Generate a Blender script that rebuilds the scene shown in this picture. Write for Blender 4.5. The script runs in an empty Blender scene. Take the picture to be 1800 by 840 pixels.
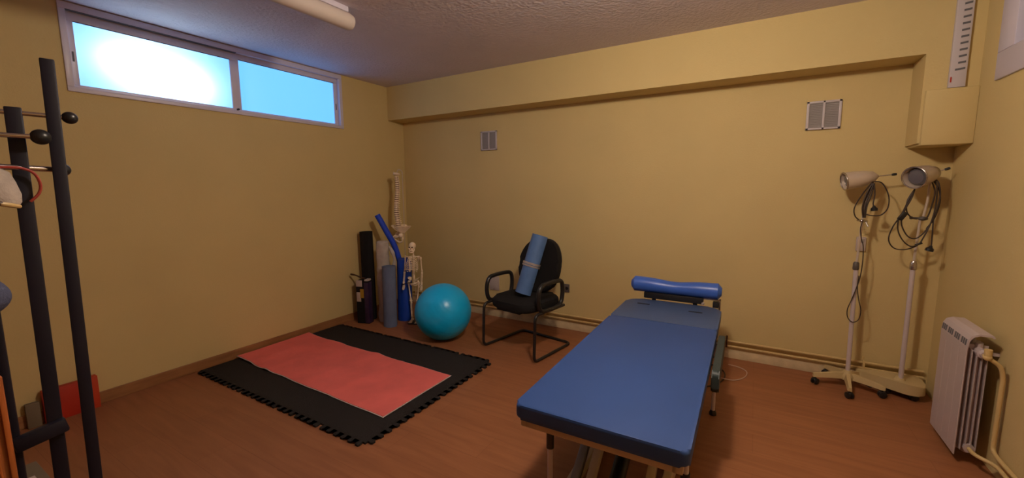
import bpy, bmesh, math, random
from mathutils import Vector, Matrix, noise
random.seed(7)
C = bpy.context.scene.collection
S = bpy.context.scene
PI = math.pi

# ---------------------------------------------------------------- camera
cam = bpy.data.cameras.new('camera')
cam.sensor_width = 36.0
cam.lens = 727.0 * 36 / 1800
cam.clip_start = 0.05
camo = bpy.data.objects.new('camera', cam)
C.objects.link(camo)
yaw, pitch, roll = -0.5308, 0.1220, -0.0071
fw = Vector((math.sin(yaw) * math.cos(pitch), math.cos(yaw) * math.cos(pitch), -math.sin(pitch)))
rt = Vector((math.cos(yaw), -math.sin(yaw), 0))
up = rt.cross(fw)
rt, up = rt * math.cos(roll) + up * math.sin(roll), -rt * math.sin(roll) + up * math.cos(roll)
m = Matrix((rt, up, -fw)).transposed().to_4x4()
m.translation = Vector((3.689, -3.727, 1.40))
camo.matrix_world = m
S.camera = camo

# ---------------------------------------------------------------- light, sky, exposure
LAMP_POS = (3.32, -2.20, 2.41)
LAMP_E = 305.0            # glow of the ceiling globe
PANE_E = (0.09, 0.45, 1.10)
SUN_W = 2.0            # power of an added lamp close behind the left pane, for its bright spot
S.view_settings.view_transform = 'Standard'
S.view_settings.look = 'None'
S.view_settings.gamma = 1.0
S.view_settings.use_curve_mapping = False
S.view_settings.exposure = 0.0

w = bpy.data.worlds.new('sky')
S.world = w
w.use_nodes = True
w.node_tree.nodes['Background'].inputs[0].default_value = (0.25, 0.45, 0.75, 1)
w.node_tree.nodes['Background'].inputs[1].default_value = 0.6

al = bpy.data.lights.new('daylight', 'AREA')  # added lamp outside the left pane, stands in for the sun behind it
al.shape = 'ELLIPSE'
al.size = 0.60
al.size_y = 0.10
al.energy = SUN_W
al.color = (0.93, 1.0, 0.93)
alo = bpy.data.objects.new('daylight', al)
C.objects.link(alo)
alo.location = (-0.165, -2.34, 2.225)
alo.rotation_euler = (Matrix.Rotation(math.radians(-9), 3, 'X') @ Matrix(((0, 0, -1), (-1, 0, 0), (0, 1, 0)))).to_euler()   # shines towards +x

# ---------------------------------------------------------------- materials
def srgb(r, g, b):
    f = lambda c: (c / 255) / 12.92 if c <= 10 else (((c / 255) + .055) / 1.055) ** 2.4
    return (f(r), f(g), f(b), 1)

def mat(name, col, rough=.6, metal=0, var=0, vscale=6, bump=0, bscale=60, coat=0, spec=.5, sheen=0, stretch=None):
    m = bpy.data.materials.new(name)
    m.use_nodes = True
    nt = m.node_tree
    b = nt.nodes['Principled BSDF']
    b.inputs['Base Color'].default_value = col
    b.inputs['Roughness'].default_value = rough
    b.inputs['Metallic'].default_value = metal
    b.inputs['Specular IOR Level'].default_value = spec
    b.inputs['Coat Weight'].default_value = coat
    b.inputs['Sheen Weight'].default_value = sheen
    tc = nt.nodes.new('ShaderNodeTexCoord')
    src = tc.outputs['Object']
    if stretch:
        mp = nt.nodes.new('ShaderNodeMapping')
        mp.inputs['Scale'].default_value = stretch
        nt.links.new(src, mp.inputs['Vector'])
        src = mp.outputs['Vector']
    if var:
        n = nt.nodes.new('ShaderNodeTexNoise')
        n.inputs['Scale'].default_value = vscale
        n.inputs['Detail'].default_value = 5
        nt.links.new(src, n.inputs['Vector'])
        cr = nt.nodes.new('ShaderNodeValToRGB')
        cr.color_ramp.elements[0].position = .3
        cr.color_ramp.elements[1].position = .7
        cr.color_ramp.elements[0].color = tuple(c * (1 - var) for c in col[:3]) + (1,)
        cr.color_ramp.elements[1].color = tuple(min(1, c * (1 + var)) for c in col[:3]) + (1,)
        nt.links.new(n.outputs['Fac'], cr.inputs['Fac'])
        nt.links.new(cr.outputs['Color'], b.inputs['Base Color'])
    if bump:
        n2 = nt.nodes.new('ShaderNodeTexNoise')
        n2.inputs['Scale'].default_value = bscale
        n2.inputs['Detail'].default_value = 4
        nt.links.new(src, n2.inputs['Vector'])
        bp = nt.nodes.new('ShaderNodeBump')
        bp.inputs['Strength'].default_value = bump
        bp.inputs['Distance'].default_value = .01
        nt.links.new(n2.outputs['Fac'], bp.inputs['Height'])
        nt.links.new(bp.outputs['Normal'], b.inputs['Normal'])
    return m

M = {}
M['wall'] = mat('yellow wall paint', (0.625, 0.492, 0.235, 1), .75, var=.035, vscale=1.7, bump=.12, bscale=90, spec=.25)
M['ceiling'] = mat('rough ceiling plaster', (0.68, 0.62, 0.70, 1), .85, var=.03, vscale=3, bump=.9, bscale=45, spec=.2)
M['whitepaint'] = mat('white painted metal', (0.60, 0.56, 0.60, 1), .4)
M['windowwhite'] = mat('white aluminium window frame', (0.64, 0.60, 0.74, 1), .35)
M['darkseal'] = mat('dark rubber seal', (0.03, 0.03, 0.035, 1), .6)
M['base'] = mat('brown skirting wood', (0.30, 0.135, 0.05, 1), .5, var=.2, vscale=5, stretch=(8, 1, 8))
M['skirt'] = mat('pale plaster skirting', (0.66, 0.54, 0.34, 1), .8, var=.14, vscale=9, bump=.6, bscale=25)
M['pipe'] = mat('cream painted pipe', (0.62, 0.45, 0.20, 1), .4)
M['black'] = mat('black fabric', (0.012, 0.011, 0.012, 1), .9, bump=.3, bscale=400, spec=.2)
M['blackpl'] = mat('black plastic', (0.012, 0.012, 0.014, 1), .35)
M['blackmetal'] = mat('black lacquered metal', (0.010, 0.009, 0.018, 1), .5, spec=.3)
M['chrome'] = mat('chrome', (0.62, 0.58, 0.56, 1), .22, metal=1)
M['foam'] = mat('black foam mat', (0.017, 0.014, 0.014, 1), .85, bump=.5, bscale=220, spec=.3)
M['pink'] = mat('coral quilted sheet', (0.80, 0.165, 0.150, 1), .72, var=.10, vscale=4, bump=.25, bscale=25, spec=.25)
M['backing'] = mat('white sheet backing', (0.60, 0.52, 0.50, 1), .6)
M['ball'] = mat('teal blue vinyl', (0.004, 0.46, 0.95, 1), .30, spec=.5, bump=.04, bscale=30)
M['vinyl'] = mat('blue upholstery vinyl', (0.026, 0.073, 0.25, 1), .5, spec=.35, var=.05, vscale=3, bump=.12, bscale=500)
M['vinyl2'] = mat('faded blue upholstery vinyl', (0.045, 0.085, 0.20, 1), .5, var=.05, vscale=3, bump=.12, bscale=500)
M['vinyl3'] = mat('bright blue bolster vinyl', (0.045, 0.13, 0.55, 1), .33, bump=.06, bscale=300)
M['darkvinyl'] = mat('dark green grey vinyl', (0.025, 0.042, 0.045, 1), .5)
M['cream'] = mat('cream enamelled steel', (0.52, 0.42, 0.28, 1), .4, var=.05)
M['greysteel'] = mat('grey enamelled steel', (0.24, 0.24, 0.25, 1), .4)
M['slot'] = mat('dark opening', (0.01, 0.012, 0.02, 1), .8)
M['rollblue'] = mat('blue foam roll', (0.085, 0.18, 0.42, 1), .42, var=.12, vscale=9)
M['rollgrey'] = mat('blue grey foam roll', (0.12, 0.16, 0.28, 1), .7, var=.10, vscale=12, bump=.2, bscale=150)
M['deepblue'] = mat('deep blue mat', (0.004, 0.055, 0.45, 1), .5)
M['noodle'] = mat('blue foam noodle', (0.010, 0.06, 0.65, 1), .6, bump=.2, bscale=200)
M['plasticwrap'] = mat('cloudy grey wrap', (0.46, 0.42, 0.40, 1), .35, var=.12, vscale=14, bump=.6, bscale=25)
M['silver'] = mat('silver tape', (0.55, 0.52, 0.55, 1), .3, metal=.6)
M['bone'] = mat('bone coloured plastic', (0.90, 0.74, 0.56, 1), .5, var=.12, vscale=20)
M['disc'] = mat('brown disc rubber', (0.20, 0.09, 0.045, 1), .6)
M['lampgrey'] = mat('pale grey lamp housing', (0.62, 0.52, 0.44, 1), .3, metal=.25)
M['lampbulb'] = mat('grey infrared bulb glass', (0.13, 0.12, 0.14, 1), .15, spec=.8)
M['reflector'] = mat('metal reflector', (0.55, 0.50, 0.48, 1), .25, metal=.9)
M['cable'] = mat('dark brown cable', (0.035, 0.02, 0.014, 1), .5)
M['cablewhite'] = mat('pale cable', (0.50, 0.36, 0.30, 1), .5)
M['stand'] = mat('white lamp stand', (0.58, 0.50, 0.52, 1), .4)
M['standcream'] = mat('cream lamp base', (0.56, 0.43, 0.22, 1), .45)
M['rad'] = mat('white radiator enamel', (0.52, 0.44, 0.46, 1), .35)
M['radslot'] = mat('grey blue slots', (0.12, 0.12, 0.14, 1), .6)
M['vent'] = mat('white vent plastic', (0.56, 0.51, 0.55, 1), .45)
M['ventslat'] = mat('grey vent slats', (0.33, 0.30, 0.30, 1), .55)
M['red'] = mat('red card', (0.42, 0.022, 0.008, 1), .5, var=.1)
M['orange'] = mat('orange red card', (0.50, 0.045, 0.012, 1), .5)
M['pine'] = mat('orange varnished wood', (0.34, 0.09, 0.018, 1), .4, var=.25, vscale=4, stretch=(14, 14, 1.2))
M['cloth'] = mat('off white knitted cloth', (0.42, 0.36, 0.32, 1), .9, var=.15, vscale=20, bump=.5, bscale=120)
M['redcord'] = mat('red cord', (0.30, 0.03, 0.018, 1), .6)
M['purple'] = mat('dark purple card', (0.030, 0.014, 0.055, 1), .5, var=.3, vscale=18)
M['yellow'] = mat('yellow label', (0.40, 0.24, 0.02, 1), .5)
M['label'] = mat('white label', (0.50, 0.42, 0.40, 1), .5)
M['brown'] = mat('dark brown wood', (0.05, 0.02, 0.012, 1), .4)
M['brownseat'] = mat('grey brown plastic', (0.10, 0.085, 0.08, 1), .4)
M['capblue'] = mat('blue grey cotton', (0.07, 0.08, 0.15, 1), .85, bump=.3, bscale=200)
M['green'] = mat('light green cushion', (0.22, 0.30, 0.12, 1), .7)
M['greybox'] = mat('beige grey card', (0.16, 0.12, 0.075, 1), .7, var=.1)

def wood_floor():
    m = bpy.data.materials.new('laminate floor')
    m.use_nodes = True
    nt = m.node_tree
    b = nt.nodes['Principled BSDF']
    b.inputs['Roughness'].default_value = .5
    b.inputs['Specular IOR Level'].default_value = .35
    tc = nt.nodes.new('ShaderNodeTexCoord')
    br = nt.nodes.new('ShaderNodeTexBrick')
    br.inputs['Scale'].default_value = 1
    br.inputs['Brick Width'].default_value = 1.25
    br.inputs['Row Height'].default_value = .19
    br.inputs['Mortar Size'].default_value = .0016
    br.inputs['Mortar Smooth'].default_value = .3
    br.offset = .37
    br.inputs['Color1'].default_value = (0.30, 0.118, 0.050, 1)
    br.inputs['Color2'].default_value = (0.32, 0.128, 0.055, 1)
    br.inputs['Mortar'].default_value = (0.25, 0.095, 0.04, 1)
    nt.links.new(tc.outputs['Object'], br.inputs['Vector'])
    mp = nt.nodes.new('ShaderNodeMapping')
    mp.inputs['Scale'].default_value = (1.0, 11, 1)
    nt.links.new(tc.outputs['Object'], mp.inputs['Vector'])
    n = nt.nodes.new('ShaderNodeTexNoise')
    n.inputs['Scale'].default_value = 2.2
    n.inputs['Detail'].default_value = 7
    n.inputs['Distortion'].default_value = .6
    nt.links.new(mp.outputs['Vector'], n.inputs['Vector'])
    cr = nt.nodes.new('ShaderNodeValToRGB')
    cr.color_ramp.elements[0].position = .32
    cr.color_ramp.elements[1].position = .68
    cr.color_ramp.elements[0].color = (.84, .82, .80, 1)
    cr.color_ramp.elements[1].color = (1.06, 1.06, 1.06, 1)
    nt.links.new(n.outputs['Fac'], cr.inputs['Fac'])
    mx = nt.nodes.new('ShaderNodeMix')
    mx.data_type = 'RGBA'
    mx.blend_type = 'MULTIPLY'
    mx.inputs[0].default_value = 1
    nt.links.new(br.outputs['Color'], mx.inputs[6])
    nt.links.new(cr.outputs['Color'], mx.inputs[7])
    nt.links.new(mx.outputs[2], b.inputs['Base Color'])
    return m
M['floor'] = wood_floor()

def frosted_pane():
    m = bpy.data.materials.new('frosted lit glass')
    m.use_nodes = True
    nt = m.node_tree
    nt.nodes.remove(nt.nodes['Principled BSDF'])
    out = nt.nodes['Material Output']
    tr = nt.nodes.new('ShaderNodeBsdfTranslucent')
    tr.inputs[0].default_value = (.85, .95, .95, 1)
    em = nt.nodes.new('ShaderNodeEmission')
    em.inputs[0].default_value = PANE_E + (1,)
    em.inputs[1].default_value = 1.0
    ad = nt.nodes.new('ShaderNodeAddShader')
    nt.links.new(tr.outputs[0], ad.inputs[0])
    nt.links.new(em.outputs[0], ad.inputs[1])
    nt.links.new(ad.outputs[0], out.inputs['Surface'])
    return m
M['pane'] = frosted_pane()
M['darkglass'] = mat('dark window glass', (0.05, 0.055, 0.045, 1), .12, spec=.6)

gl = bpy.data.materials.new('lit lamp globe')
gl.use_nodes = True
e = gl.node_tree.nodes['Principled BSDF']
e.inputs['Base Color'].default_value = (.8, .75, .65, 1)
e.inputs['Emission Color'].default_value = (1.0, 0.82, 0.62, 1)
e.inputs['Emission Strength'].default_value = LAMP_E
M['globe'] = gl

# ---------------------------------------------------------------- helpers
WM = {}
def thing(name, label, cat, loc=(0, 0, 0), rotz=0, group=None):
    o = bpy.data.objects.new(name, None)
    o.empty_display_size = .1
    C.objects.link(o)
    o.location = loc
    o.rotation_euler = (0, 0, rotz)
    WM[o.name] = Matrix.Translation(Vector(loc)) @ Matrix.Rotation(rotz, 4, 'Z')
    o['label'] = label
    o['category'] = cat
    if group:
        o['group'] = group
    return o

def obj(name, bm, m, parent=None, smooth=True, local=False, label=None, sharp=40):
    """link bm as ONE mesh; coordinates are world ones unless local (then the parent's)"""
    if parent is not None:
        wm = WM[parent.name]
        if not local:
            bm.transform(wm.inverted())
    bmesh.ops.recalc_face_normals(bm, faces=bm.faces)
    me = bpy.data.meshes.new(name)
    bm.to_mesh(me)
    bm.free()
    me.materials.append(m)
    if smooth:
        for p in me.polygons:
            p.use_smooth = True
        try:
            me.set_sharp_from_angle(angle=math.radians(sharp))
        except Exception:
            pass
    o = bpy.data.objects.new(name, me)
    C.objects.link(o)
    if parent is not None:
        o.parent = parent
        WM[o.name] = WM[parent.name]
    else:
        WM[o.name] = Matrix.Identity(4)
    if label:
        o['label'] = label
    return o

def single(name, bm, m, label, cat, loc, group=None, **k):
    """a thing that is one mesh, origin at loc (bm in world coordinates)"""
    bm.transform(Matrix.Translation(-Vector(loc)))
    o = obj(name, bm, m, None, **k)
    o.location = loc
    WM[o.name] = Matrix.Translation(Vector(loc))
    o['label'] = label
    o['category'] = cat
    if group:
        o['group'] = group
    return o

def struct(name, bm, m, **k):
    o = obj(name, bm, m, None, **k)
    o['kind'] = 'structure'
    return o

def B():
    return bmesh.new()

def box(bm, x0, x1, y0, y1, z0, z1, bev=0, seg=2, rot=None, piv=None):
    r = bmesh.ops.create_cube(bm, size=1)
    vs = r['verts']
    for v in vs:
        v.co = Vector(((x0 + x1) / 2 + v.co.x * (x1 - x0), (y0 + y1) / 2 + v.co.y * (y1 - y0), (z0 + z1) / 2 + v.co.z * (z1 - z0)))
    if bev:
        es = list({e for v in vs for e in v.link_edges})
        r2 = bmesh.ops.bevel(bm, geom=es, offset=bev, segments=seg, profile=.5, affect='EDGES')
        vs = list({v for f in r2['faces'] for v in f.verts} | {v for v in vs if v.is_valid})
    if rot is not None:
        p = Vector(piv)
        for v in vs:
            v.co = p + rot @ (v.co - p)
    return vs

def beam(bm, a, b, wx, wy, bev=0):
    """square bar from a to b"""
    a, b = Vector(a), Vector(b)
    d = b - a
    q = d.to_track_quat('Z', 'Y').to_matrix() if abs(d.normalized().z) < .98 else Matrix.Identity(3)
    vs = box(bm, -wx / 2, wx / 2, -wy / 2, wy / 2, 0, d.length, bev)
    sgn = q if q != Matrix.Identity(3) else Matrix.Identity(3)
    if d.normalized().z <= -.98:
        for v in vs: v.co = a + Vector((v.co.x, v.co.y, -v.co.z))
    else:
        for v in vs: v.co = a + sgn @ v.co
    return vs

def catmull(pts, n=6, closed=False):
    P = [Vector(p) for p in pts]
    out = []
    N = len(P)
    rng = range(N if closed else N - 1)
    for i in rng:
        p0 = P[(i - 1) % N] if closed or i > 0 else P[0]
        p1 = P[i]
        p2 = P[(i + 1) % N]
        p3 = P[(i + 2) % N] if closed or i + 2 < N else P[-1]
        for k in range(n):
            t = k / n
            out.append(.5 * ((2 * p1) + (-p0 + p2) * t + (2 * p0 - 5 * p1 + 4 * p2 - p3) * t * t + (-p0 + 3 * p1 - 3 * p2 + p3) * t ** 3))
    if not closed:
        out.append(P[-1])
    return out

def rounded(pts, r, n=5, closed=False):
    """polyline with rounded corners"""
    P = [Vector(p) for p in pts]
    out = []
    N = len(P)
    for i, p in enumerate(P):
        if not closed and i in (0, N - 1):
            out.append(p)
            continue
        a = P[i - 1]
        c = P[(i + 1) % N]
        da, dc = (a - p), (c - p)
        rr = min(r, da.length * .48, dc.length * .48)
        s, e_ = p + da.normalized() * rr, p + dc.normalized() * rr
        for k in range(n + 1):
            t = k / n
            out.append((1 - t) ** 2 * s + 2 * t * (1 - t) * p + t * t * e_)
    return out

def tube(bm, pts, r, seg=10, closed=False, caps=True):
    """swept round tube; r a number or a list"""
    P = [Vector(p) for p in pts]
    N = len(P)
    R = r if isinstance(r, (list, tuple)) else [r] * N
    rings = []
    prev = None
    for i, p in enumerate(P):
        if closed:
            t = (P[(i + 1) % N] - P[i - 1])
        else:
            t = P[min(i + 1, N - 1)] - P[max(i - 1, 0)]
        t.normalize()
        if prev is None:
            a = Vector((0, 0, 1)) if abs(t.z) < .9 else Vector((1, 0, 0))
            n_ = t.cross(a).normalized()
        else:
            n_ = (prev - t * prev.dot(t))
            n_ = n_.normalized() if n_.length > 1e-6 else t.orthogonal().normalized()
        prev = n_
        b_ = t.cross(n_)
        rings.append([bm.verts.new(p + (n_ * math.cos(2 * PI * k / seg) + b_ * math.sin(2 * PI * k / seg)) * R[i]) for k in range(seg)])
    M_ = N if closed else N - 1
    for i in range(M_):
        A, D = rings[i], rings[(i + 1) % N]
        for k in range(seg):
            bm.faces.new((A[k], A[(k + 1) % seg], D[(k + 1) % seg], D[k]))
    if caps and not closed:
        bm.faces.new(rings[0][::-1])
        bm.faces.new(rings[-1])
    return [v for r_ in rings for v in r_]

def cyl(bm, a, b, r, seg=20, r2=None):
    return tube(bm, [a, b], [r, r if r2 is None else r2], seg)

def lathe(bm, prof, o=(0, 0, 0), ax=(0, 0, 1), seg=28):
    """prof: list of (r, h) along ax from o"""
    o = Vector(o)
    q = Vector((0, 0, 1)).rotation_difference(Vector(ax).normalized()).to_matrix()
    rings = []
    for r, h in prof:
        if r < 1e-5:
            rings.append([bm.verts.new(o + q @ Vector((0, 0, h)))])
        else:
            rings.append([bm.verts.new(o + q @ Vector((r * math.cos(2 * PI * k / seg), r * math.sin(2 * PI * k / seg), h))) for k in range(seg)])
    for A, D in zip(rings, rings[1:]):
        for k in range(seg):
            k2 = (k + 1) % seg
            if len(A) == 1 and len(D) == 1:
                continue
            if len(A) == 1:
                bm.faces.new((A[0], D[k2], D[k]))
            elif len(D) == 1:
                bm.faces.new((A[k], A[k2], D[0]))
            else:
                bm.faces.new((A[k], A[k2], D[k2], D[k]))
    if len(rings[0]) > 1: bm.faces.new(rings[0][::-1])
    if len(rings[-1]) > 1: bm.faces.new(rings[-1])

def ball(bm, c, r, sx=1, sy=1, sz=1, u=20, v=12, rot=None):
    ret = bmesh.ops.create_uvsphere(bm, u_segments=u, v_segments=v, radius=r)
    for vt in ret['verts']:
        p = Vector((vt.co.x * sx, vt.co.y * sy, vt.co.z * sz))
        if rot is not None: p = rot @ p
        vt.co = p + Vector(c)
    return ret['verts']

def prism(bm, poly, z0, z1, bev=0):
    """polygon (x,y) extruded in z"""
    lo = [bm.verts.new((x, y, z0)) for x, y in poly]
    hi = [bm.verts.new((x, y, z1)) for x, y in poly]
    n = len(poly)
    f0 = bm.faces.new(lo[::-1])
    f1 = bm.faces.new(hi)
    for i in range(n):
        bm.faces.new((lo[i], lo[(i + 1) % n], hi[(i + 1) % n], hi[i]))
    if bev:
        bmesh.ops.bevel(bm, geom=list(f1.edges) + list(f0.edges), offset=bev, segments=3, profile=.5, affect='EDGES')
    return lo + hi

def rrect(x0, x1, y0, y1, r, n=5, rs=None):
    """rounded rectangle; rs = radii per corner (x1y1, x0y1, x0y0, x1y0)"""
    rs = rs or (r,) * 4
    out = []
    for (cx, cy, a0), rr in zip(((x1, y1, 0), (x0, y1, 90), (x0, y0, 180), (x1, y0, 270)), rs):
        sx = -1 if cx == x1 else 1
        sy = -1 if cy == y1 else 1
        ox, oy = cx + sx * rr, cy + sy * rr
        for k in range(n + 1):
            a = math.radians(a0 + 90 * k / n)
            out.append((ox + rr * math.cos(a), oy + rr * math.sin(a)))
    return out

def ring_frame(bm, x0, x1, yo0, yo1, zo0, zo1, yi0, yi1, zi0, zi1, bev=.002):
    """rectangular frame lying in a plane x=const, four bars in one mesh"""
    box(bm, x0, x1, yo0, yo1, zi1, zo1, bev)
    box(bm, x0, x1, yo0, yo1, zo0, zi0, bev)
    box(bm, x0, x1, yo0, yi0, zi0, zi1, bev)
    box(bm, x0, x1, yi1, yo1, zi0, zi1, bev)

# ---------------------------------------------------------------- the room
X1, Y0, H = 4.762, -4.75, 2.548
BM_Y, BM_Z, COLX = -0.237, 2.18, 4.523
b = B(); box(b, -.25, X1 + .25, Y0 - .2, .25, -.12, 0); struct('floor', b, M['floor'], smooth=False)
b = B(); box(b, -.25, X1 + .25, Y0 - .2, .25, H, H + .12); struct('ceiling', b, M['ceiling'], smooth=False)
WY0, WY1, WZ0, WZ1 = -2.815, -0.860, 2.035, 2.530
b = B()
box(b, -.25, 0, Y0 - .2, .25, 0, WZ0); box(b, -.25, 0, Y0 - .2, .25, WZ1, H)
box(b, -.25, 0, Y0 - .2, WY0, WZ0, WZ1); box(b, -.25, 0, WY1, .25, WZ0, WZ1)
struct('wall_left', b, M['wall'], smooth=False)
b = B(); box(b, 0, X1, 0, .25, 0, H); struct('wall_back', b, M['wall'], smooth=False)
RY0, RY1, RZ0, RZ1 = -1.62, -.47, 1.97, 2.50
b = B()
box(b, X1, X1 + .25, Y0 - .2, .25, 0, RZ0); box(b, X1, X1 + .25, Y0 - .2, .25, RZ1, H)
box(b, X1, X1 + .25, Y0 - .2, RY0, RZ0, RZ1); box(b, X1, X1 + .25, RY1, .25, RZ0, RZ1)
struct('wall_right', b, M['wall'], smooth=False)
b = B(); box(b, 0, X1, Y0 - .2, Y0, 0, H); struct('wall_front', b, M['base'], smooth=False)  # unseen wall, dark brown chosen so it bounces less light into the foreground
# beam across the back wall, pillar stub and the boxed-out block at its foot
b = B(); box(b, 0, COLX, BM_Y, 0, BM_Z, H); struct('trim_1', b, M['wall'], smooth=False)
b = B(); box(b, COLX, X1, BM_Y, 0, 1.655, H); struct('trim_2', b, M['wall'], smooth=False)
b = B(); box(b, 4.535, X1, -.262, 0, 1.64, 1.965, .006); struct('trim_3', b, M['wall'])
b = B(); box(b, 0, .013, Y0, 0, 0, .078, .003); struct('baseboard_left', b, M['base'], smooth=False)
b = B(); box(b, X1 - .013, X1, Y0, -1.1, 0, .078, .003); struct('baseboard_right', b, M['base'], smooth=False)

# the long high window on the left wall
def window1():
    fr = B()
    ring_frame(fr, -.10, .012, -2.832, -.845, 2.014, 2.543, -2.800, -.880, 2.044, 2.502, .003)
    f = struct('window_1', fr, M['windowwhite'])
    # left sash runs on the inner track and overlaps the right one
    for k, (y0, y1, g0, g1, z0, z1, x) in enumerate(((-2.800, -1.832, -2.768, -1.880, 2.044, 2.498, -.020), (-1.880, -.880, -1.806, -.918, 2.044, 2.502, -.034))):
        s = B()
        zt = 2.440 if k == 0 else 2.456
        zb = 2.062
        ring_frame(s, x - .018, x + .010, y0, y1, z0, z1, g0, g1, zb, zt, .002)
        so = obj('sash', s, M['windowwhite'], f)
        p = B(); box(p, x - .0035, x, g0 - .004, g1 + .004, zb - .004, zt + .004)
        # one thin sheet: keep only the room-side face so light diffuses once
        bmesh.ops.delete(p, geom=[fc for fc in p.faces if fc.calc_center_median().x < x - .001 or abs(fc.normal.x) < .5], context='FACES')
        obj('pane', p, M['pane'], so, smooth=False)
        g = B()
        box(g, x + .010, x + .013, g0, g1, zt - .001, zt + .003)
        obj('seal', g, M['darkseal'], so, smooth=False)
    h = B(); box(h, -.012, -.006, -2.789, -2.780, 2.20, 2.26, .002); obj('latch', h, M['radslot'], f)
    h = B(); box(h, -.028, -.020, -.903, -.895, 2.20, 2.26, .002); obj('latch', h, M['radslot'], f)
    h = B(); cyl(h, (-.01, -1.848, 2.056), (.008, -1.848, 2.056), .008, 12); obj('stop_button', h, M['darkseal'], f)
    h = B(); box(h, -.012, .0125, -2.80, -1.835, 2.497, 2.5025, .0005); obj('track_shadow_line', h, M['radslot'], f)  # dark strip put in for the shadow line over the left sash
window1()

def window2():
    fr = B()
    ring_frame(fr, X1 - .012, X1 + .12, RY0 - .02, RY1 + .02, RZ0 - .02, RZ1 + .02, RY0 + .06, RY1 - .145, RZ0 + .12, RZ1 - .05, .004)
    f = struct('window_2', fr, M['windowwhite'])
    p = B(); box(p, X1 + .07, X1 + .076, RY0 + .05, RY1 - .135, RZ0 + .11, RZ1 - .04)
    obj('pane', p, M['darkglass'], f, smooth=False)
window2()

# heating pipes on the back wall
t = thing('heating_pipes', 'two thin cream pipes running low along the yellow back wall', 'pipes', (2.5, -.02, .11))
for z in (.150, .108):
    b = B(); tube(b, rounded([(.10, -.030, z), (4.715, -.030, z), (4.735, -.030, z)], .01), .0085, 8); obj('pipe', b, M['pipe'], t)
for x in (.9, 1.9, 2.75, 3.55, 4.42):
    b = B(); box(b, x - .006, x + .006, -.042, 0, .096, .162, .002); box(b, x - .005, x + .005, -.006, 0, .16, .185)
    obj('clip', b, M['brown'] if abs(x - 3.55) < .01 else M['pipe'], t)

b = B(); box(b, .02, 4.70, -.009, 0, 0, .088, .002); struct('baseboard_back', b, M['skirt'])

# vents
def vent(x, name_label):
    t = thing('wall_vent', name_label, 'vent', (x, 0, 1.80), group=None)
    b = B()
    w, z0, z1 = .20, 1.80, 1.998
    x0, x1 = x - w / 2, x + w / 2
    for a in ((x0, x1, z1 - .014, z1), (x0, x1, z0, z0 + .014), (x0, x0 + .016, z0, z1), (x1 - .016, x1, z0, z1), (x - .007, x + .007, z0, z1)):
        box(b, a[0], a[1], -.016, 0, a[2], a[3], .002)
    obj('frame', b, M['vent'], t)
    for s in (-1, 1):
        g = B()
        gx0, gx1 = (x0 + .016, x - .007) if s < 0 else (x + .007, x1 - .016)
        box(g, gx0, gx1, -.003, 0, z0 + .014, z1 - .014)
        n = 15
        for i in range(n):
            z = z0 + .020 + i * (z1 - z0 - .036) / (n - 1)
            box(g, gx0, gx1, -.010, -.002, z - .003, z + .003)
        obj('grille', g, M['ventslat'], t, smooth=False)
vent(1.232, 'small white double grille vent on back wall above the teal ball and chair')
vent(4.072, 'white double grille vent on back wall near the right end, above the lamps')

# outlets
t = thing('wall_socket', 'dark grey double socket on the back wall just right of the chair back', 'socket', (2.11, 0, .38))
b = B(); box(b, 2.062, 2.158, -.012, 0, .375, .458, .004); obj('plate', b, M['brownseat'], t)
for dx in (-.022, .022):
    b = B(); lathe(b, [(0, 0), (.016, 0), (.016, .004), (.012, .004), (0, .001)], (2.11 + dx, -.011, .417), (0, -1, 0), 16); obj('outlet', b, M['blackpl'], t)
t = thing('wall_cover_plate', 'blank white plate on the back wall seen through the left chair arm', 'plate', (1.276, 0, .30))
b = B(); box(b, 1.215, 1.338, -.010, 0, .295, .450, .004); obj('plate', b, M['label'], t)
for z in (.312, .433):
    b = B(); cyl(b, (1.276, -.013, z), (1.276, -.009, z), .005, 10); obj('screw', b, M['chrome'], t)
t = thing('thermostat', 'small white wall plate half hidden behind the left lamp pole', 'plate', (4.345, 0, .955))
b = B(); box(b, 4.318, 4.372, -.018, 0, .945, 1.045, .005); obj('body', b, M['label'], t)
b = B(); box(b, 4.330, 4.360, -.021, -.017, 1.005, 1.03, .002); obj('window', b, M['ventslat'], t)

# slotted white strip on the pillar
t = thing('slotted_vent_strip', 'tall narrow white plastic strip with a column of short slots on the pillar', 'vent strip', (4.667, BM_Y, 1.966))
b = B(); box(b, 4.628, 4.700, BM_Y - .024, BM_Y, 1.966, H - .002, .004); obj('strip', b, M['vent'], t)
for i in range(13):
    z = 2.062 + i * .036
    wd = .030 if i else .040
    b = B()
    vs = box(b, 4.688 - wd, 4.690, BM_Y - .0255, BM_Y - .022, z, z + .011)
    for v in vs: v.co.z += (v.co.x - 4.67) * .12
    obj('slot', b, M['radslot'], t, smooth=False)
b = B(); box(b, 4.632, 4.638, BM_Y - .0265, BM_Y - .022, 1.996, 2.026); obj('mark', b, M['red'], t, smooth=False)

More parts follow.
